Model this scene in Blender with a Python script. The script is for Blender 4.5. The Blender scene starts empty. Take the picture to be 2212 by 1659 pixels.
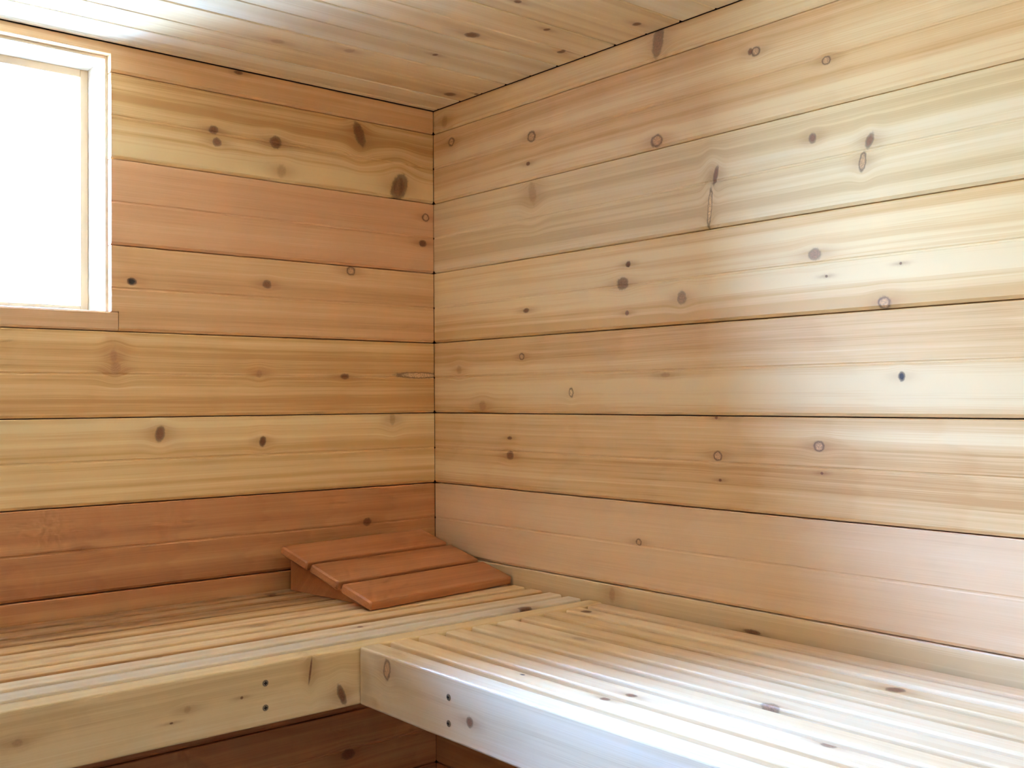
import bpy, bmesh, math, random
from mathutils import Matrix, Vector
random.seed(7)
sc = bpy.context.scene
col = sc.collection
S = 0.133                     # cover width of one cedar wall plank
CEIL, FLOOR = 0.8425, -1.064  # z = 0 is a plank joint just above the bench
XL, YF = -1.75, -1.92         # far ends of the little room (left wall, front wall)

# ------------------------------------------------------------------ camera
F_PX = 2267.2
cam = bpy.data.cameras.new('camera')
cam.sensor_width = 36.0
cam.lens = F_PX * 36.0 / 2212.0
cam.shift_y = 12.8 / 2212.0
cam.clip_start = 0.02
cam_o = bpy.data.objects.new('camera', cam)
col.objects.link(cam_o)
yaw, pitch, roll = 0.702124, 0.0088447, -0.0055263
fw = Vector((math.sin(yaw)*math.cos(pitch), math.cos(yaw)*math.cos(pitch), math.sin(pitch)))
rt = Vector((math.cos(yaw), -math.sin(yaw), 0))
up = rt.cross(fw)
r2 = rt*math.cos(roll) + up*math.sin(roll)
u2 = up*math.cos(roll) - rt*math.sin(roll)
cam_o.matrix_world = Matrix(((r2.x, u2.x, -fw.x, -1.18115), (r2.y, u2.y, -fw.y, -1.62536),
                             (r2.z, u2.z, -fw.z, 0.29094), (0, 0, 0, 1)))
sc.camera = cam_o

# ------------------------------------------------------------------ sky, portal, exposure
SKY = 1.0          # overall sky level
SUN = 8600.0
EXPOSURE = 0.33
w = bpy.data.worlds.new('clear_sky')
sc.world = w
w.use_nodes = True
bg = w.node_tree.nodes['Background']
# clear sky: pale towards the horizon, blue towards the zenith
_n, _l = w.node_tree.nodes, w.node_tree.links
_tc = _n.new('ShaderNodeTexCoord'); _sp = _n.new('ShaderNodeSeparateXYZ'); _l.new(_tc.outputs['Generated'], _sp.inputs[0])
_cr = _n.new('ShaderNodeMix'); _cr.data_type = 'RGBA'; _cr.clamp_factor = True
_l.new(_sp.outputs[2], _cr.inputs[0])
_cr.inputs[6].default_value = (52, 66, 66, 1)
_cr.inputs[7].default_value = (135, 275, 670, 1)
_l.new(_cr.outputs[2], bg.inputs['Color'])
bg.inputs['Strength'].default_value = SKY
sun = bpy.data.lights.new('sun', 'SUN'); sun.energy = SUN; sun.color = (0.59, 0.77, 1.0); sun.angle = 0.02
sun_o = bpy.data.objects.new('sun', sun); col.objects.link(sun_o)     # stands behind the building, lights the ground beyond the window
sun_o.rotation_euler = Vector((0.15, 0.55, -0.82)).to_track_quat('-Z', 'Y').to_euler()
sun_o.location = (0, -3, 6)
sc.view_settings.view_transform = 'Standard'
sc.view_settings.look = 'None'
sc.view_settings.exposure = EXPOSURE
sc.view_settings.gamma = 1.0
sc.view_settings.use_curve_mapping = False
sc.cycles.max_bounces = 12
sc.cycles.diffuse_bounces = 8
sc.cycles.use_adaptive_sampling = True
sc.cycles.adaptive_threshold = 0.1
sc.cycles.adaptive_min_samples = 16
sc.cycles.glossy_bounces = 3
sc.cycles.sample_clamp_indirect = 12.0
sc.cycles.use_denoising = True

WX0, WX1, WZ0, WZ1 = -1.0, -0.6103, 0.4289, 0.8250   # window opening in the back wall
def portal(name, loc, rot, sx, sy):
    a = bpy.data.lights.new(name, 'AREA')
    a.shape = 'RECTANGLE'; a.size = sx; a.size_y = sy
    a.cycles.is_portal = True
    o = bpy.data.objects.new(name, a)
    o.location = loc; o.rotation_euler = rot
    col.objects.link(o)
portal('window_daylight', ((WX0+WX1)/2, 0.13, (WZ0+WZ1)/2), (-math.pi/2, 0, 0), WX1-WX0, WZ1-WZ0)

# ------------------------------------------------------------------ materials
def new_group(name, ins, outs):
    g = bpy.data.node_groups.new(name, 'ShaderNodeTree')
    for n, t in ins: g.interface.new_socket(n, in_out='INPUT', socket_type=t)
    for n, t in outs: g.interface.new_socket(n, in_out='OUTPUT', socket_type=t)
    return g, g.nodes.new('NodeGroupInput'), g.nodes.new('NodeGroupOutput')

class NT:
    """small helper that chains math nodes"""
    def __init__(s, tree): s.t = tree
    def n(s, typ, **kw):
        x = s.t.nodes.new(typ)
        for k, v in kw.items(): setattr(x, k, v)
        return x
    def put(s, sock, v):
        if hasattr(v, 'is_output'): s.t.links.new(v, sock)
        else: sock.default_value = v
    def m(s, op, a, b=0.0, c=None, clamp=False):
        x = s.n('ShaderNodeMath', operation=op, use_clamp=clamp)
        s.put(x.inputs[0], a); s.put(x.inputs[1], b)
        if c is not None: s.put(x.inputs[2], c)
        return x.outputs[0]
    def sstep(s, v, a, b):
        x = s.n('ShaderNodeMapRange', interpolation_type='SMOOTHSTEP')
        s.put(x.inputs[0], v); s.put(x.inputs[1], a); s.put(x.inputs[2], b)
        return x.outputs[0]
    def comb(s, x_, y_, z_):
        x = s.n('ShaderNodeCombineXYZ')
        for i, v in enumerate((x_, y_, z_)): s.put(x.inputs[i], v)
        return x.outputs[0]
    def noise(s, vec, scale=1.0, detail=2.0, rough=0.5):
        x = s.n('ShaderNodeTexNoise', noise_dimensions='3D')
        s.put(x.inputs['Vector'], vec)
        x.inputs['Scale'].default_value = scale; x.inputs['Detail'].default_value = detail
        x.inputs['Roughness'].default_value = rough
        return x.outputs[0]
    def mix(s, f, a, b, blend='MIX'):
        x = s.n('ShaderNodeMix', data_type='RGBA', blend_type=blend)
        s.put(x.inputs[0], f); s.put(x.inputs[6], a); s.put(x.inputs[7], b)
        return x.outputs[2]

FL, VE, CO = 'NodeSocketFloat', 'NodeSocketVector', 'NodeSocketColor'

# one knot: distances around (cu, cv) on a board; results are summed along a chain
g_knot, gi, go = new_group('knot', [('u', FL), ('v', FL), ('jit', FL), ('cu', FL), ('cv', FL), ('ru', FL), ('rv', FL), ('ca', FL), ('sa', FL),
                                    ('core_in', FL), ('ring_in', FL), ('halo_in', FL), ('defl_in', FL), ('core_w', FL), ('ring_w', FL), ('halo_w', FL)],
                           [('core', FL), ('ring', FL), ('halo', FL), ('defl', FL)])
T = NT(g_knot); I = gi.outputs
du = T.m('SUBTRACT', I['u'], I['cu']); dv = T.m('SUBTRACT', I['v'], I['cv'])
xr = T.m('ADD', T.m('MULTIPLY', du, I['ca']), T.m('MULTIPLY', dv, I['sa']))
yr = T.m('SUBTRACT', T.m('MULTIPLY', dv, I['ca']), T.m('MULTIPLY', du, I['sa']))
ex = T.m('DIVIDE', xr, I['ru']); ey = T.m('DIVIDE', yr, I['rv'])
d0 = T.m('SQRT', T.m('ADD', T.m('MULTIPLY', ex, ex), T.m('MULTIPLY', ey, ey)))
d = T.m('ADD', d0, T.m('MULTIPLY', I['jit'], 0.75))
core = T.m('MULTIPLY', T.sstep(d, 1.12, 0.55), I['core_w'])
rg = T.m('DIVIDE', T.m('SUBTRACT', d, 0.9), 0.2)
ring = T.m('MULTIPLY', T.m('EXPONENT', T.m('MULTIPLY', T.m('MULTIPLY', rg, rg), -1.0)), I['ring_w'])
hx = T.m('DIVIDE', du, T.m('ADD', T.m('MULTIPLY', I['ru'], 2.4), 0.008)); hy = T.m('DIVIDE', T.m('ADD', dv, T.m('MULTIPLY', I['jit'], 0.004)), T.m('ADD', T.m('MULTIPLY', I['rv'], 0.95), 0.001))
halo = T.m('MULTIPLY', T.m('EXPONENT', T.m('MULTIPLY', T.m('ADD', T.m('MULTIPLY', hx, hx), T.m('MULTIPLY', hy, hy)), -1.0)), I['halo_w'])
fx = T.m('DIVIDE', du, T.m('ADD', T.m('MULTIPLY', I['ru'], 2.0), 0.004)); fy = T.m('DIVIDE', dv, T.m('MULTIPLY', I['rv'], 1.9))
defl = T.m('MULTIPLY', dv, T.m('MULTIPLY', T.m('EXPONENT', T.m('MULTIPLY', T.m('ADD', T.m('MULTIPLY', fx, fx), T.m('MULTIPLY', fy, fy)), -1.0)), 0.7))
L = g_knot.links
L.new(T.m('MAXIMUM', core, I['core_in']), go.inputs['core'])
L.new(T.m('MAXIMUM', ring, I['ring_in']), go.inputs['ring'])
L.new(T.m('MAXIMUM', halo, I['halo_in']), go.inputs['halo'])
L.new(T.m('ADD', defl, I['defl_in']), go.inputs['defl'])

# cedar figure: growth rings of a log whose pith runs near the board, streaks, fine fibres
g_wood, gi, go = new_group('cedar', [('pos', VE), ('across', FL), ('depth', FL), ('defl', FL), ('seed', FL), ('pith_across', FL), ('pith_depth', FL), ('tilt', FL),
                                     ('streak', FL), ('cathedral', FL), ('dark', CO), ('mid', CO), ('pale', CO)],
                           [('color', CO), ('height', FL)])
T = NT(g_wood); I = gi.outputs
sp = T.n('ShaderNodeSeparateXYZ'); g_wood.links.new(I['pos'], sp.inputs[0])
X = T.m('ADD', sp.outputs[0], T.m('MULTIPLY', I['seed'], 3.17))
v = T.m('SUBTRACT', I['across'], I['defl'])
wob = T.m('SUBTRACT', T.noise(T.comb(T.m('MULTIPLY', X, 1.3), T.m('MULTIPLY', v, 5.0), I['seed']), 1.0, 0.0), 0.5)
wob2 = T.m('SUBTRACT', T.noise(T.comb(T.m('MULTIPLY', X, 6.0), T.m('MULTIPLY', v, 14.0), T.m('ADD', I['seed'], 9.0)), 1.0, 1.0), 0.5)
va = T.m('ADD', v, T.m('ADD', T.m('MULTIPLY', wob, 0.014), T.m('MULTIPLY', wob2, 0.0022)))
pa = T.m('SUBTRACT', va, I['pith_across'])
pd = T.m('SUBTRACT', T.m('ADD', I['depth'], T.m('MULTIPLY', wob, 0.010)), T.m('ADD', I['pith_depth'], T.m('MULTIPLY', X, I['tilt'])))
r = T.m('SQRT', T.m('ADD', T.m('MULTIPLY', pa, pa), T.m('MULTIPLY', pd, pd)))
# long streaks run with the grain; growth rings add thin cathedral lines
sd = T.m('MULTIPLY', I['depth'], 55.0)
st = T.noise(T.comb(T.m('MULTIPLY', X, 0.30), T.m('ADD', T.m('MULTIPLY', va, 48.0), sd), T.m('MULTIPLY', I['seed'], 2.3)), 1.0, 2.0, 0.55)
st2 = T.noise(T.comb(T.m('MULTIPLY', X, 0.7), T.m('ADD', T.m('MULTIPLY', va, 230.0), T.m('MULTIPLY', sd, 4.0)), T.m('ADD', I['seed'], 4.0)), 1.0, 2.0, 0.6)
lo = T.noise(T.comb(T.m('MULTIPLY', X, 0.5), T.m('ADD', T.m('MULTIPLY', va, 17.0), T.m('MULTIPLY', sd, 0.3)), T.m('ADD', I['seed'], 31.0)), 1.0, 0.0)
rings = T.m('FRACT', T.m('ADD', T.m('MULTIPLY', r, 150.0), T.m('MULTIPLY', st, 0.8)))
late = T.m('MULTIPLY', T.m('POWER', rings, 4.0), T.sstep(rings, 1.0, 0.88))
fib = T.noise(T.comb(T.m('MULTIPLY', X, 9.0), T.m('MULTIPLY', va, 900.0), T.m('MULTIPLY', I['depth'], 900.0)), 1.0, 0.0)
big = T.noise(T.comb(T.m('MULTIPLY', X, 2.4), T.m('MULTIPLY', v, 16.0), T.m('ADD', I['seed'], 21.0)), 1.0, 1.0)
k = T.m('ADD', 0.5, T.m('MULTIPLY', T.m('SUBTRACT', st, 0.5), T.m('MULTIPLY', I['streak'], 2.1)))
k = T.m('ADD', k, T.m('MULTIPLY', T.m('SUBTRACT', st2, 0.5), T.m('MULTIPLY', I['streak'], 0.75)))
k = T.m('ADD', k, T.m('MULTIPLY', T.m('SUBTRACT', lo, 0.5), T.m('MULTIPLY', I['streak'], 1.3)))
k = T.m('SUBTRACT', k, T.m('MULTIPLY', T.m('SUBTRACT', late, 0.15), I['cathedral']))
k = T.m('ADD', k, T.m('MULTIPLY', T.m('SUBTRACT', big, 0.5), 0.30))
k = T.m('ADD', k, T.m('MULTIPLY', T.m('SUBTRACT', fib, 0.5), 0.45), clamp=True)
c1 = T.mix(T.sstep(k, 0.0, 0.55), I['dark'], I['mid'])
c2 = T.mix(T.sstep(k, 0.48, 0.95), c1, I['pale'])
g_wood.links.new(c2, go.inputs['color'])
g_wood.links.new(T.m('ADD', fib, T.m('MULTIPLY', late, -0.8)), go.inputs['height'])

def lin(c):
    return tuple(((x/255)/12.92 if x/255 <= 0.04045 else ((x/255+0.055)/1.055)**2.4) for x in c) + (1,)

# wood colours as sRGB: dark streak, mid, pale streak
TONES = {
    'tan':    ((214, 170, 120), (232, 198, 152), (244, 220, 182)),
    'yellow': ((218, 180, 126), (236, 206, 158), (246, 224, 184)),
    'red':    ((210, 158, 118), (223, 176, 138), (233, 193, 158)),
    'rust':   ((208, 162, 116), (225, 182, 138), (238, 204, 164)),
    'pale':   ((222, 196, 154), (238, 217, 180), (248, 232, 206)),
    'sap':    ((232, 220, 198), (243, 234, 218), (249, 244, 234)),
    'honey':  ((204, 158, 102), (228, 192, 142), (242, 216, 172)),
    'pink':   ((226, 192, 154), (237, 206, 169), (244, 218, 186)),
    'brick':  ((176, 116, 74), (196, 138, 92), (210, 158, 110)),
    'brown':  ((150, 104, 64), (180, 134, 88), (206, 166, 118)),
    'pale2':  ((228, 206, 172), (240, 222, 192), (248, 234, 212)),
    'straw':  ((222, 184, 128), (239, 209, 160), (247, 226, 188)),
    'umber':  ((162, 98, 58), (184, 118, 74), (200, 136, 90)),
}
CORE = {'d': (120, 68, 38), 'p': (205, 160, 118), 'w': (230, 192, 144), 's': (158, 108, 72), 'g': (152, 110, 80), 'k': (52, 42, 42)}
#        core, ring, halo weights
KW = {'d': (0.85, 0.55, 0.8), 'p': (0.8, 0.85, 0.7), 'w': (0.85, 0.8, 0.25), 's': (0.35, 0.0, 0.7), 'g': (0.85, 0.55, 0.7), 'k': (1.0, 0.8, 0.4)}

def cedar(name, tone, seed, knots=(), across='Z', streak=1.0, cathedral=0.12, pith=None, tilt=None, rough=0.5, spec=0.5, warm=(1, 1, 1)):
    """knots: (u, v, ru, rv, angle, type) in the board's own frame"""
    rnd = random.Random(int(seed*1000))
    mat = bpy.data.materials.new(name)
    mat.use_nodes = True
    nt = mat.node_tree; T = NT(nt)
    bs = nt.nodes['Principled BSDF']
    tc = T.n('ShaderNodeTexCoord')
    sp = T.n('ShaderNodeSeparateXYZ'); nt.links.new(tc.outputs['Object'], sp.inputs[0])
    A, D = (sp.outputs[2], sp.outputs[1]) if across == 'Z' else (sp.outputs[1], sp.outputs[2])
    core = ring = halo = defl = 0.0
    if knots:
        jit = T.m('SUBTRACT', T.noise(tc.outputs['Object'], 150.0, 4.0, 0.65), 0.5)
        groups = {}
        for kn in knots:
            u, v_, ru, rv, an, ty = kn
            g = T.n('ShaderNodeGroup'); g.node_tree = g_knot
            a = math.radians(an)
            cw, rw, hw = KW[ty]
            for n_, val in (('u', sp.outputs[0]), ('v', A), ('jit', jit), ('cu', u), ('cv', v_), ('ru', ru), ('rv', rv), ('ca', math.cos(a)), ('sa', math.sin(a)),
                            ('core_w', cw), ('ring_w', rw), ('halo_w', hw), ('ring_in', ring), ('halo_in', halo), ('defl_in', defl), ('core_in', groups.get(ty, 0.0))):
                T.put(g.inputs[n_], val)
            groups[ty] = g.outputs['core']; ring = g.outputs['ring']; halo = g.outputs['halo']; defl = g.outputs['defl']
    wd = T.n('ShaderNodeGroup'); wd.node_tree = g_wood
    if pith is None: pith = (rnd.uniform(-0.09, 0.09), rnd.choice((-1, 1))*rnd.uniform(0.05, 0.16))
    if tilt is None: tilt = rnd.uniform(-0.05, 0.05)
    T.put(wd.inputs['pos'], tc.outputs['Object']); T.put(wd.inputs['across'], A); T.put(wd.inputs['depth'], D)
    T.put(wd.inputs['defl'], defl); T.put(wd.inputs['seed'], seed)
    T.put(wd.inputs['pith_across'], pith[0]); T.put(wd.inputs['pith_depth'], pith[1]); T.put(wd.inputs['tilt'], tilt)
    T.put(wd.inputs['streak'], streak); T.put(wd.inputs['cathedral'], cathedral)
    jt = 1 + rnd.uniform(-0.04, 0.04)
    for n_, c in zip(('dark', 'mid', 'pale'), TONES[tone]):
        l_ = lin(c); T.put(wd.inputs[n_], tuple(min(1, x*jt*q_) for x, q_ in zip(l_, warm)) + (1,))
    cc = wd.outputs['color']
    if knots:
        cc = T.mix(T.m('MULTIPLY', halo, 0.85), cc, T.mix(1.0, cc, (0.60, 0.45, 0.34, 1), 'MULTIPLY'))
        mott = T.noise(tc.outputs['Object'], 420.0, 3.0, 0.65)
        for ty, sck in groups.items():
            c_ = lin(CORE[ty])
            cc = T.mix(sck, cc, T.mix(T.sstep(mott, 0.3, 0.7), tuple(x*0.6 for x in c_[:3])+(1,), tuple(min(1, x*1.35) for x in c_[:3])+(1,)))
        cc = T.mix(T.m('MULTIPLY', ring, 0.85), cc, lin((84, 50, 34)))
    nt.links.new(cc, bs.inputs['Base Color'])
    bs.inputs['Roughness'].default_value = rough
    bs.inputs['Specular IOR Level'].default_value = spec
    return mat

def cedar_lite(name, tone, seed):
    """the same wood with a single streak noise, for boards behind the camera"""
    mat = bpy.data.materials.new(name); mat.use_nodes = True
    nt = mat.node_tree; T = NT(nt); bs = nt.nodes['Principled BSDF']
    tc = T.n('ShaderNodeTexCoord'); mp = T.n('ShaderNodeMapping')
    mp.inputs['Scale'].default_value = (0.4, 60, 60); mp.inputs['Location'].default_value = (seed, seed*2, 0)
    nt.links.new(tc.outputs['Object'], mp.inputs[0])
    nz = T.noise(mp.outputs[0], 1.0, 2.0)
    d_, m_, p_ = (lin(c) for c in TONES[tone])
    nt.links.new(T.mix(T.sstep(nz, 0.25, 0.75), d_, p_), bs.inputs['Base Color'])
    bs.inputs['Roughness'].default_value = 0.5
    return mat

def plain(name, rgb, rough=0.5, metal=0.0, spec=0.5):
    m = bpy.data.materials.new(name); m.use_nodes = True
    b = m.node_tree.nodes['Principled BSDF']
    T = NT(m.node_tree); tc = T.n('ShaderNodeTexCoord')
    nz = T.noise(tc.outputs['Object'], 35.0, 3.0)
    c = lin(rgb)
    cc = T.mix(nz, tuple(x*0.9 for x in c[:3])+(1,), tuple(min(1, x*1.1) for x in c[:3])+(1,))
    m.node_tree.links.new(cc, b.inputs['Base Color'])
    b.inputs['Roughness'].default_value = rough; b.inputs['Metallic'].default_value = metal
    b.inputs['Specular IOR Level'].default_value = spec
    return m

# ------------------------------------------------------------------ mesh helpers
def link(name, me, mats, parent=None, loc=(0, 0, 0), rot=(0, 0, 0)):
    o = bpy.data.objects.new(name, me)
    for m_ in (mats if isinstance(mats, (list, tuple)) else [mats]): me.materials.append(m_)
    o.location = loc; o.rotation_euler = rot
    if parent: o.parent = parent
    col.objects.link(o)
    return o

def prism(profile, x0, x1, end=0.0):
    """extrude a (z, y) profile along X; profile runs round the section"""
    me = bpy.data.meshes.new('board')
    n = len(profile)
    cz = sum(p[0] for p in profile)/n; cy = sum(p[1] for p in profile)/n
    vs, fs = [], []
    def ring(x, sh):
        for z, y in profile:
            vs.append((x, y + (max(-sh, min(sh, cy-y)) if sh else 0), z + (max(-sh, min(sh, cz-z)) if sh else 0)))
    rs = [(x0, end), (x0+end, 0), (x1-end, 0), (x1, end)] if end else [(x0, 0), (x1, 0)]
    for x, sh in rs: ring(x, sh)
    for k_ in range(len(rs)-1):
        for i in range(n):
            j = (i+1) % n
            fs.append((k_*n+i, k_*n+j, (k_+1)*n+j, (k_+1)*n+i))
    fs.append(tuple(range(n))[::-1]); fs.append(tuple((len(rs)-1)*n+i for i in range(n)))
    me.from_pydata(vs, [], fs)
    bm = bmesh.new(); bm.from_mesh(me); bmesh.ops.recalc_face_normals(bm, faces=bm.faces); bm.to_mesh(me); bm.free()
    return me

def join(*mes):
    bm = bmesh.new()
    for m_ in mes: bm.from_mesh(m_)
    out = bpy.data.meshes.new('board'); bm.to_mesh(out); bm.free()
    return out

def plank_profile(z0, z1, bead=True, low_bevel=True):
    """tongue and groove board: eased edges and a shallow bead down the middle (relative to row centre 0)"""
    p = [(z0, 0.0060), (z0+0.0006, 0.0026), (z0+0.0046, 0.0)] if low_bevel else [(z0, 0.001), (z0+0.001, 0.0)]
    if bead and z0 < -0.01 and z1 > 0.01: p += [(-0.0024, 0.0), (-0.0008, 0.0011), (0.0008, 0.0011), (0.0024, 0.0)]
    p += [(z1-0.0012, 0.0), (z1, 0.0012), (z1, 0.016), (z0, 0.016)]
    return p

def rounded_rect(z0, z1, y0, y1, r=0.005, seg=3):
    pts = []
    for cz, cy, a0 in ((z1-r, y1-r, 0), (z0+r, y1-r, 90), (z0+r, y0+r, 180), (z1-r, y0+r, 270)):
        for i in range(seg+1):
            a = math.radians(a0 + 90*i/seg)
            pts.append((cz + r*math.cos(a), cy + r*math.sin(a)))
    return pts

def box(x0, x1, y0, y1, z0, z1, bev=0.0):
    bm = bmesh.new()
    bmesh.ops.create_cube(bm, size=1.0)
    for v_ in bm.verts:
        v_.co = (x0 if v_.co.x < 0 else x1, y0 if v_.co.y < 0 else y1, z0 if v_.co.z < 0 else z1)
    if bev: bmesh.ops.bevel(bm, geom=list(bm.edges), offset=bev, segments=2, affect='EDGES', profile=0.5)
    me = bpy.data.meshes.new('box'); bm.to_mesh(me); bm.free()
    return me

def empty(name, loc=(0, 0, 0), rot=(0, 0, 0)):
    o = bpy.data.objects.new(name, None); o.location = loc; o.rotation_euler = rot
    o.empty_display_size = 0.1
    col.objects.link(o); return o

# ------------------------------------------------------------------ knots seen on each plane, metres
KL = [(-0.444, 0.735, 0.008, 0.0068, 0, 'd'), (-0.438, 0.716, 0.0072, 0.0069, 0, 'd'), (-0.332, 0.732, 0.0105, 0.0103, 0, 'd'), (-0.321, 0.684, 0.0096, 0.0127, -10, 's'), (-0.165, 0.772, 0.0098, 0.0219, 20, 'd'), (-0.079, 0.687, 0.0156, 0.0267, -25, 'd'), (-0.019, 0.637, 0.0076, 0.0070, 0, 'p'), (-0.026, 0.587, 0.0080, 0.0065, 0, 'd'), (-0.579, 0.477, 0.0072, 0.0055, 0, 'k'), (-0.349, 0.488, 0.0077, 0.0068, 0, 'd'), (-0.184, 0.523, 0.0082, 0.0075, 0, 'p'), (-0.604, 0.342, 0.0085, 0.0114, 0, 's'), (-0.607, 0.361, 0.0063, 0.0128, 0, 's'), (-0.364, 0.336, 0.0059, 0.0078, 0, 's'), (-0.197, 0.333, 0.0086, 0.005, 0, 'd'), (-0.036, 0.337, 0.0511, 0.0055, 0, 'w'), (-0.535, 0.239, 0.0075, 0.0124, -12, 'd'), (-0.358, 0.222, 0.006, 0.0086, -12, 'd'), (-0.4, 0.838, 0.0075, 0.0031, 0, 'd'), (-0.654, 0.068, 0.0068, 0.0056, 0, 's'), (-0.152, 0.07, 0.0079, 0.0067, 0, 'd'), (-0.194, -0.341, 0.0134, 0.009, 0, 'd'), (-0.096, 0.256, 0.0072, 0.0137, 0, 's')]
KR = [(0.057, 0.773, 0.0086, 0.0078, 0, 'p'), (0.284, 0.739, 0.0096, 0.0087, 0, 'p'), (0.275, 0.694, 0.0048, 0.0032, 0, 'd'), (0.568, 0.677, 0.0111, 0.009, 0, 'p'), (0.572, 0.825, 0.010, 0.024, -12, 'g'), (0.749, 0.765, 0.0069, 0.0063, 0, 'p'), (0.74, 0.767, 0.0039, 0.0045, 0, 'd'), (0.859, 0.725, 0.0061, 0.0054, 0, 'p'), (0.036, 0.815, 0.0102, 0.0131, 0, 's'), (0.286, 0.642, 0.0110, 0.0220, 12, 's'), (0.838, 0.629, 0.0056, 0.0066, 0, 'd'), (0.92, 0.61, 0.0050, 0.0098, -25, 'd'), (0.91, 0.585, 0.0048, 0.0116, -10, 'p'), (0.668, 0.562, 0.0036, 0.028, -6, 'w'), (0.679, 0.607, 0.0038, 0.0131, -15, 'd'), (0.496, 0.469, 0.0115, 0.0093, 0, 'g'), (0.508, 0.498, 0.0049, 0.0043, 0, 'd'), (0.615, 0.438, 0.0079, 0.0095, 0, 'g'), (0.84, 0.477, 0.009, 0.0078, 0, 'g'), (0.857, 0.447, 0.002, 0.0018, 0, 'd'), (0.505, 0.423, 0.0039, 0.0036, 0, 'd'), (0.938, 0.407, 0.0081, 0.0074, 0, 'p'), (0.268, 0.443, 0.0073, 0.004, 0, 'd'), (0.96, 0.453, 0.0018, 0.0017, 0, 'd'), (0.078, 0.346, 0.0085, 0.0094, 0, 's'), (0.256, 0.364, 0.0061, 0.0056, 0, 'p'), (0.582, 0.326, 0.01, 0.0041, 0, 's'), (0.96, 0.316, 0.0042, 0.0056, 0, 'k'), (0.379, 0.301, 0.0050, 0.0076, 0, 'w'), (0.147, 0.279, 0.0107, 0.0108, 0, 's'), (0.223, 0.193, 0.0088, 0.0073, 0, 'd'), (0.222, 0.223, 0.0063, 0.0024, 0, 'd'), (0.679, 0.209, 0.0074, 0.0065, 0, 'p'), (0.844, 0.228, 0.0076, 0.0066, 0, 'p'), (0.677, 0.263, 0.0025, 0.002, 0, 'd'), (0.683, 0.175, 0.0025, 0.002, 0, 'd'), (0.848, 0.193, 0.0021, 0.0018, 0, 'd'), (0.526, 0.072, 0.0057, 0.0049, 0, 'p'), (0.469, -0.016, 0.0071, 0.0135, 0, 's'), (0.736, -0.030, 0.0139, 0.0032, 0, 'd')]
KC = [(-0.202, -0.379, 0.0112, 0.0105, 0, 'd'), (-0.307, -0.199, 0.0093, 0.0110, 0, 's'), (-0.042, -0.11, 0.0104, 0.0100, 0, 'd'), (-0.043, -0.569, 0.0056, 0.0069, 0, 'd'), (-0.235, -0.524, 0.0055, 0.0052, 0, 'd'), (-0.13, -0.468, 0.0043, 0.0056, 0, 'd'), (-0.045, -0.408, 0.0057, 0.0075, 0, 'd'), (-0.415, -0.167, 0.0121, 0.0100, 0, 's'), (-0.191, -0.269, 0.004, 0.0052, 0, 'd'), (-0.006, -0.141, 0.0036, 0.0042, 0, 'd')]
KF = [(-0.867, -0.066, 0.0064, 0.0048, 0, 's'), (-0.682, -0.067, 0.005, 0.0048, 0, 's'), (-0.614, -0.066, 0.0018, 0.0017, 0, 'd'), (-0.476, -0.088, 0.0048, 0.0142, 22, 'd'), (-0.521, -0.049, 0.0014, 0.0163, -8, 'd'), (-0.701, -0.079, 0.0022, 0.0011, 0, 'd')]
KG = [(0.513, -0.048, 0.0074, 0.0128, -8, 'p'), (0.682, -0.075, 0.006, 0.0058, 0, 'd')]
KB = [(-0.721, -0.139, 0.007, 0.0083, 0, 'd'), (-0.734, -0.189, 0.008, 0.0077, 0, 'd'), (-0.669, -0.323, 0.008, 0.0084, 0, 'd'), (-0.352, -0.321, 0.0087, 0.0089, 0, 'd'), (-0.384, -0.347, 0.0043, 0.0042, 0, 'd'), (-0.122, -0.402, 0.0117, 0.0097, 0, 'd'), (-0.361, -0.03, 0.0098, 0.0092, 0, 'd'), (-0.489, -0.245, 0.0129, 0.0083, 0, 's')]
KT = [(0.606, -0.204, 0.015, 0.008, 0, 's'), (0.483, -0.071, 0.0084, 0.0077, 0, 'd'), (0.828, -0.379, 0.0065, 0.0044, 0, 'd'), (0.837, -0.348, 0.0070, 0.0052, 0, 'd'), (0.958, -0.27, 0.0116, 0.0105, 0, 'g'), (1.013, -0.115, 0.0100, 0.0101, 0, 'd'), (1.07, -0.331, 0.0075, 0.0054, 0, 'g'), (0.694, -0.38, 0.0035, 0.0022, 0, 'k'), (0.645, -0.098, 0.0100, 0.0083, 0, 's')]

def rowknots(K, lo, hi, mid, ulo=-9, uhi=9, du=0.0):
    return [(round(u-du, 4), round(v_-mid, 4), a, b, an, t) for u, v_, a, b, an, t in K if lo <= v_ < hi and ulo < u < uhi]

# ------------------------------------------------------------------ the room shell
sheath = plain('sheathing', (70, 44, 28), 0.9)
def structure(name, me, mat, loc=(0, 0, 0), label=None):
    o = link(name, me, mat, None, loc); o['kind'] = 'structure'
    if label: o['label'] = label
    return o

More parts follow.
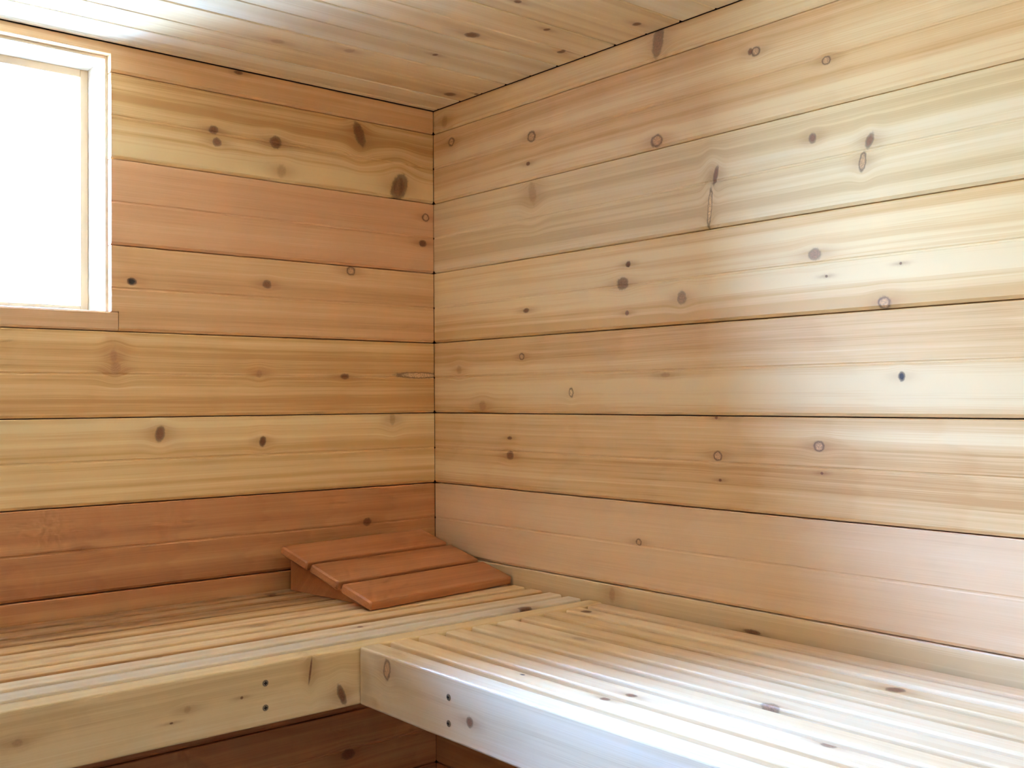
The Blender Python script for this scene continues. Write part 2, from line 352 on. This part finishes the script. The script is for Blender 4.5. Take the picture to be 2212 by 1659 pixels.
wb0, wb1 = 0.016, 0.030
wall_back = structure('wall_back', join(box(XL-0.03, WX0-0.004, wb0, wb1, FLOOR, CEIL+0.03), box(WX1+0.004, 0.03, wb0, wb1, FLOOR, CEIL+0.03),
                      box(WX0-0.004, WX1+0.004, wb0, wb1, FLOOR, WZ0-0.004), box(WX0-0.004, WX1+0.004, wb0, wb1, WZ1+0.012, CEIL+0.03)), sheath,
                      label='cedar plank wall on the left holding the bright window')
wall_right = structure('wall_right', box(wb0, wb1, YF-0.03, 0.016, FLOOR, CEIL+0.03), sheath, label='knotty cedar plank wall on the right above the lit bench')
wall_left = structure('wall_left', box(XL-wb1, XL-wb0, YF-0.03, 0.016, FLOOR, CEIL+0.03), sheath, label='cedar plank wall out of view on the left')
wall_front = structure('wall_front', box(XL-0.016, 0.016, YF-wb1, YF-wb0, FLOOR, CEIL+0.03), sheath, label='cedar plank wall behind the camera')
ceiling = structure('ceiling', box(XL-0.03, 0.03, YF-0.03, 0.03, CEIL+0.016, CEIL+0.03), sheath, label='cedar plank ceiling')
floor = structure('floor', box(XL-0.03, 0.03, YF-0.03, 0.03, FLOOR-0.04, FLOOR-0.018), sheath, label='dark board floor of the sauna out of view')

WARM = (0.99, 0.95, 0.87)
ZT, ZB = 0.0655, -0.0662
GENERIC = [cedar('cedar_generic_%d' % i, t, 40+i*1.7) for i, t in enumerate(('tan', 'yellow', 'red', 'pale', 'honey'))]
UNSEEN = [cedar_lite('cedar_unseen_%d' % i, t, 90+i*1.7) for i, t in enumerate(('tan', 'pale'))]  # unseen walls, tones set for the light they bounce back
DARKER = cedar_lite('cedar_shade_dark', 'brick', 97.0)  # low boards darkened for under-bench shade and less bounce from unseen walls
# back wall rows: tone, streakiness, ring contrast, pith (across, depth), tilt
TB = {6: ('rust', .7, .1, (.05, .10), .01), 5: ('honey', 1.3, .12, (-.04, .13), .02), 4: ('red', .45, .06, (.10, .22), .0), 3: ('rust', .6, .08, (-.1, .16), .02), 2: ('honey', 1.0, .12, (.02, .11), -.03),
      1: ('yellow', 1.15, .10, (.07, .12), .02), 0: ('brick', .7, .22, (-.01, .045), .05), -1: ('brick', .55, .12, (.03, .12), .02), -2: ('brick', .8, .1, (.03, .12), .02), -3: ('brick', .8, .15, (.0, .12), .02)}  # lowest rows: under-bench shade put into the plank tone
TR = {6: ('yellow', 1.1, .1, (.03, .13), .02), 5: ('tan', 1.0, .10, (.06, .12), .05), 4: ('pale', 1.1, .08, (.09, .14), .0), 3: ('yellow', 1.35, .10, (-.05, .15), .0), 2: ('honey', .8, .12, (-.0, .08), .03),
      1: ('honey', 1.0, .14, (.02, .06), -.04), 0: ('pink', .45, .14, (.04, .09), .03), -1: ('pale', .9, .1, (.05, .11), .02), -2: ('brick', .8, .1, (.03, .12), .02), -3: ('brick', .8, .15, (.0, .12), .02)}  # lowest rows darker here too, standing in for shade below the bench
rows = list(range(-8, 7))
floor_m = plain('dark_low_bounce_boards', (58, 46, 38), 0.7)  # unseen floor, kept dark so little light bounces under the bench
for k_ in rows:
    zc = k_*S + S/2
    top = min(ZT, CEIL - 0.0006 - zc)
    sh = random.uniform(-0.0003, 0.0003)
    # --- back wall (photo left): room face at y = 0
    if k_ in TB:
        t, sk, ca, pi, ti = TB[k_]
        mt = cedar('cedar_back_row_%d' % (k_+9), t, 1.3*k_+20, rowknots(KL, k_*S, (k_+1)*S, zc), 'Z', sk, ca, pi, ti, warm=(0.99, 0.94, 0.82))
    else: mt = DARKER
    prof = plank_profile(ZB, top, bead=(k_ < 6))
    at = (0, sh, zc)
    if k_ in (3, 4, 5):
        if k_ == 3:    # notched round the window corners
            up_ = plank_profile(WZ0 + 0.0006 - zc, top, True, False)
            link('plank', join(prism(prof, WX1+0.0113, -0.0008), prism(up_, WX1, WX1+0.0113)), mt, wall_back, at)
            link('plank', join(prism(prof, XL, WX0-0.0113), prism(up_, WX0-0.0113, WX0)), GENERIC[0], wall_back, at)
        else:
            link('plank', prism(prof, WX1, -0.0008), mt, wall_back, at)
            link('plank', prism(prof, XL, WX0), GENERIC[(k_+2) % 5], wall_back, at)
        if k_ == 3:
            fm = cedar('cedar_filler', 'rust', 77.7, (), 'Z', 0.5, 0.1)
            zt = WZ0 - zc
            fp = [(ZB, 0.0045), (ZB+0.0006, 0.0016), (ZB+0.0035, 0.0), (zt-0.0022, 0.0), (zt, 0.0022), (zt, 0.016), (ZB, 0.016)]
            link('plank', prism(fp, WX0-0.0105, WX1+0.0105), fm, wall_back, (0, 0.0008, zc))
    elif k_ == 6:
        lo = WZ1 + 0.0008 - zc
        link('plank', join(prism(plank_profile(ZB, top, False), WX1, -0.0008), prism(plank_profile(lo, top, False, False), WX0, WX1), prism(plank_profile(ZB, top, False), XL, WX0)), mt, wall_back, at)
    else:
        link('plank', prism(prof, XL, -0.0008), mt, wall_back, at)
    # --- right wall: room face at x = 0, local X runs towards the camera
    sh = random.uniform(-0.0003, 0.0003)
    if k_ in TR:
        t, sk, ca, pi, ti = TR[k_]
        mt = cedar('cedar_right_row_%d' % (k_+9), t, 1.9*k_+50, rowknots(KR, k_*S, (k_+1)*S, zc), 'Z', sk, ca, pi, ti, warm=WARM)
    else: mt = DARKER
    top2 = top
    link('plank', prism(plank_profile(ZB, top2, bead=(k_ < 6)), 0.0006, -YF), mt, wall_right, (sh, 0, zc), (0, 0, -math.pi/2))
    # --- the two walls behind the camera, low rows darkened to cut bounce light
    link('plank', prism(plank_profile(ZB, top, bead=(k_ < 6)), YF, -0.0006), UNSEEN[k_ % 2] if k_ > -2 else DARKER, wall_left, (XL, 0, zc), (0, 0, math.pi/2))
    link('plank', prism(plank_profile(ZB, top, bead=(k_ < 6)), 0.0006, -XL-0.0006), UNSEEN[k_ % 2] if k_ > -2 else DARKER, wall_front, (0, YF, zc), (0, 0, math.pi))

# ceiling boards run parallel to the back wall; local Y points up, local Z towards the camera reversed
TC = ['sap', 'pale2', 'sap', 'pale2', 'pale2', 'sap', 'pale2', 'sap']
k_ = 0
y1 = -0.0008
while y1 > YF + 0.02:
    y0 = -0.083 - S*k_
    if y0 < YF: y0 = YF
    yc = (-0.083 - S*k_) + S/2
    kn = [(u, -(v_-yc), a, b, an, t) for u, v_, a, b, an, t in KC if y0 <= v_ < y1]
    mt = cedar('cedar_ceiling_%d' % k_, TC[k_ % 8], 3.1*k_+5, kn, 'Z', 1.1, 0.12, warm=(1, 0.98, 0.88)) if k_ < 8 else GENERIC[k_ % 5]
    # local z = -(y - yc)
    link('plank', prism(plank_profile(-(y1-yc)+0.0002, -(y0-yc)-0.0004, True, k_ > 0), XL+0.0006, -0.0006), mt, ceiling, (0, yc, CEIL+random.uniform(0, .0005)), (math.pi/2, 0, 0))
    y1 = y0; k_ += 1

# floor boards
k_ = 0; fx = XL + 0.001
while fx < -0.02:
    x1 = min(fx+0.138, -0.0008)
    link('floorboard', prism(rounded_rect(-(x1-fx)/2, (x1-fx)/2, -0.018, 0, 0.002, 1), 0.001, -YF-0.001), floor_m, floor, ((fx+x1)/2, 0, FLOOR), (math.pi/2, 0, -math.pi/2))
    fx = x1 + 0.002; k_ += 1

# ------------------------------------------------------------------ window
white = plain('pale_painted_wood', (236, 230, 216), 0.5)
sash_m = plain('pale_sash_wood', (206, 176, 140), 0.5)
jamb_m = cedar_lite('jamb_cedar', 'sap', 88.8)
win = empty('window_1', ((WX0+WX1)/2, 0.016, WZ0)); win['kind'] = 'structure'; win['label'] = 'overexposed bright window with pale deep jambs in the left wall'
def wpart(name, x0, x1, y0, y1, z0, z1, mat, parent=win, bev=0.0012):
    me = box(x0-win.location.x, x1-win.location.x, y0-0.016, y1-0.016, z0-WZ0, z1-WZ0, bev)
    o = link(name, me, mat)
    o.parent = parent
    return o
YD = 0.093
jx1 = WX1 - 0.0035
wpart('jamb', jx1, jx1+0.019, 0.0175, YD+0.05, WZ0-0.005, WZ1+0.014, jamb_m)
wpart('jamb', WX0-0.0155, WX0+0.0035, 0.0175, YD+0.05, WZ0-0.005, WZ1+0.014, jamb_m)
wpart('head_jamb', WX0+0.0035, jx1, 0.0175, YD+0.05, WZ1-0.004, WZ1+0.014, jamb_m)
wpart('sill', WX0+0.0035, jx1, 0.0175, YD+0.05, WZ0-0.017, WZ0+0.0022, jamb_m)
zi0, zi1 = WZ0+0.0022, WZ1-0.004
sw = 0.0125
sash = wpart('sash', jx1-sw, jx1-0.0004, YD, YD+0.03, zi0, zi1, sash_m)
sash.name = 'sash_stile'
wpart('sash_stile', WX0+0.0039, WX0+0.0035+sw, YD, YD+0.03, zi0, zi1, sash_m)
wpart('sash_rail', WX0+0.0035+sw, jx1-sw, YD, YD+0.03, zi1-sw, zi1, sash_m)
wpart('sash_rail', WX0+0.0035+sw, jx1-sw, YD, YD+0.03, zi0, zi0+sw, sash_m)
glass = bpy.data.materials.new('window_glass'); glass.use_nodes = True
nt = glass.node_tree; nt.nodes.remove(nt.nodes['Principled BSDF'])
T = NT(nt)
tr = T.n('ShaderNodeBsdfTransparent'); gl = T.n('ShaderNodeBsdfGlossy'); gl.inputs['Roughness'].default_value = 0.02
tr.inputs['Color'].default_value = (0.96, 0.98, 0.97, 1)
fr = T.n('ShaderNodeFresnel'); fr.inputs['IOR'].default_value = 1.45
mx = T.n('ShaderNodeMixShader')
nt.links.new(fr.outputs[0], mx.inputs[0]); nt.links.new(tr.outputs[0], mx.inputs[1]); nt.links.new(gl.outputs[0], mx.inputs[2])
nt.links.new(mx.outputs[0], nt.nodes['Material Output'].inputs['Surface'])
wpart('pane', WX0+0.0035+sw-0.004, jx1-sw+0.004, YD+0.014, YD+0.018, zi0+sw-0.004, zi1-sw+0.004, glass, bev=0)

# pale ground outside the window, lit by the sky
gm = plain('pale_gravel', (222, 216, 204), 0.9)
gnd = structure('ground', box(-14, 12, 0.2, 26, FLOOR-0.6, FLOOR-0.3), gm, label='pale sunlit gravel ground outside the window')

# ------------------------------------------------------------------ benches
ZBT = -0.0306          # bench top
PIT, BW = 0.0457, 0.0315
DEP = 0.449
steel = plain('screw_steel', (150, 132, 108), 0.45, 0.2)
recess = plain('screw_recess', (22, 18, 16), 0.8)
def screw(parent, loc, rotz):
    bm = bmesh.new()
    R = 0.0040
    # washer-flat head with a cross recess, facing local -Y
    def disc(y, rad, n=16):
        return [bm.verts.new((rad*math.cos(2*math.pi*i/n), y, rad*math.sin(2*math.pi*i/n))) for i in range(n)]
    a = disc(0.0012, R); b = disc(-0.0002, R); c = disc(-0.0007, R*0.82)
    for p_, q_ in ((a, b), (b, c)):
        for i in range(16): bm.faces.new((p_[i], p_[(i+1) % 16], q_[(i+1) % 16], q_[i]))
    bm.faces.new(c[::-1])
    for sx, sz in ((R*0.55, R*0.17), (R*0.17, R*0.55)):
        vs = [bm.verts.new((x, -0.00085, z)) for x, z in ((-sx, -sz), (sx, -sz), (sx, sz), (-sx, sz))]
        f = bm.faces.new(vs); f.material_index = 1
    bmesh.ops.recalc_face_normals(bm, faces=bm.faces)
    me = bpy.data.meshes.new('screw'); bm.to_mesh(me); bm.free()
    return link('screw', me, [steel, recess], parent, loc, (0, 0, rotz))

SLT = ['honey', 'sap', 'pale2', 'honey', 'yellow', 'tan', 'honey', 'brown', 'brown', 'brown']  # skylight and wall-side shade put into tones: paler front slats, brown rear ones
FH = 0.0750
bb = empty('sauna_bench', (0, -DEP, ZBT))
bb['label'] = 'honey cedar slatted bench under the window carrying the tilted headrest'; bb['category'] = 'bench'
bb['group'] = 'cedar sauna benches'
def slat(root, name, mat, x0, x1, yo, zlo, ends=0.003):
    # local frame: X along, Y across (0..BW), Z up (top at 0)
    me = prism(rounded_rect(zlo, 0, 0, BW, 0.0030, 3), x0, x1, ends)
    return link(name, me, mat, root, (0, yo, 0))
for i in range(10):
    yo = PIT*i
    if i == 0:
        kn = rowknots(KF, -1, 1, ZBT)
        m_ = cedar('cedar_back_fascia', 'pale', 11.1, kn, 'Z', 0.7, 0.15, (0.03, 0.09), 0.04, warm=(1, 0.95, 0.80))
        fb = slat(bb, 'fascia_board', m_, XL+0.002, -0.001, yo, -FH, 0.002)
        screw(fb, (-0.583, 0, -0.0235), 0); screw(fb, (-0.583, 0, -0.0535), 0)
        screw(fb, (-1.25, 0, -0.0235), 0); screw(fb, (-1.25, 0, -0.0535), 0)
    else:
        yw = -DEP + yo
        kn = [(u, v_-yw, a, b, an, t) for u, v_, a, b, an, t in KB if yw-0.004 <= v_ < yw+PIT-0.004]
        m_ = cedar('cedar_back_slat_%d' % i, SLT[i], 2.7*i+60, kn, 'Y', 0.9, 0.12)
        slat(bb, 'slat', m_, XL+0.002, -0.001-random.uniform(0, .002), yo, -0.038)
bearer_m = cedar_lite('cedar_bearer', 'tan', 33.3)
for x in (-0.583, -1.25, -1.70, -0.06):
    link('bearer', box(x-0.019, x+0.019, BW+0.0004, DEP-0.0006, -FH, -0.0384, 0.001), bearer_m, bb)

rb = empty('sauna_bench', (-DEP, -DEP-0.0006, ZBT), (0, 0, -math.pi/2))
rb['label'] = 'pale daylit slatted bench along the right wall butting against the back bench'; rb['category'] = 'bench'
rb['group'] = 'cedar sauna benches'
RL = -YF - DEP - 0.003
for i in range(10):
    yo = PIT*i
    if i == 0:
        kn = [(u-DEP, v_-ZBT, a, b, an, t) for u, v_, a, b, an, t in KG]
        m_ = cedar('cedar_right_fascia', 'pale', 12.9, kn, 'Z', 0.5, 0.1, (0.02, 0.08), 0.03)
        fb = slat(rb, 'fascia_board', m_, 0.0004, RL, yo, -FH, 0.0012)
        for z_ in (-0.0245, -0.055):
            screw(fb, (0.642-DEP, 0, z_), 0); screw(fb, (1.20-DEP, 0, z_), 0)
    else:
        xw = -DEP + yo
        kn = [(u-DEP, v_-xw, a, b, an, t) for u, v_, a, b, an, t in KT if xw-0.004 <= v_ < xw+PIT-0.004]
        m_ = cedar('cedar_right_slat_%d' % i, ('pale', 'straw', 'yellow', 'straw', 'yellow', 'straw', 'yellow', 'straw', 'yellow', 'tan')[i], 3.3*i+80, kn, 'Y', 0.6, 0.1)
        slat(rb, 'slat', m_, 0.0004, RL, yo, -0.038)
for x in (0.642-DEP, 1.20-DEP, 1.80-DEP):
    link('bearer', box(x-0.019, x+0.019, BW+0.0004, DEP-0.0006, -FH, -0.0384, 0.001), bearer_m, rb)

# ------------------------------------------------------------------ headrest: three boards on two wedges
hr = empty('headrest', (-0.3165, -0.2655, ZBT), (0, 0, 0.1114))
hr['label'] = 'reddish brown wooden headrest of three tilted boards in the bench corner'; hr['category'] = 'headrest'
TL, HW, HB, HG, HT = 0.2648, 0.312, 0.0755, 0.0095, 0.0150
for b in range(3):
    m_ = cedar('headrest_board_%d' % b, 'umber', 5.5+b*2.1, (), 'Y', 0.5, 0.2, rough=0.42)
    l0 = b*(HB+HG)
    prof = rounded_rect(0, HT, 0, HB, 0.0035, 3)
    o = link('board', prism(prof, 0, HW, 0.0025), m_, hr, (0, l0*math.cos(TL), l0*math.sin(TL)), (TL, 0, 0))
wm = cedar('headrest_wedge', 'umber', 15.5, (), 'Z', 0.4, 0.1, rough=0.5)
for x in (0.026, HW-0.055):
    ya, yb_ = 0.012, 0.243
    t_ = math.tan(TL)
    prof = [(0.0004, ya), (ya*t_-0.0002, ya), (yb_*t_-0.0002, yb_), (0.0004, yb_)]
    link('wedge', prism(prof, x, x+0.018), wm, hr)
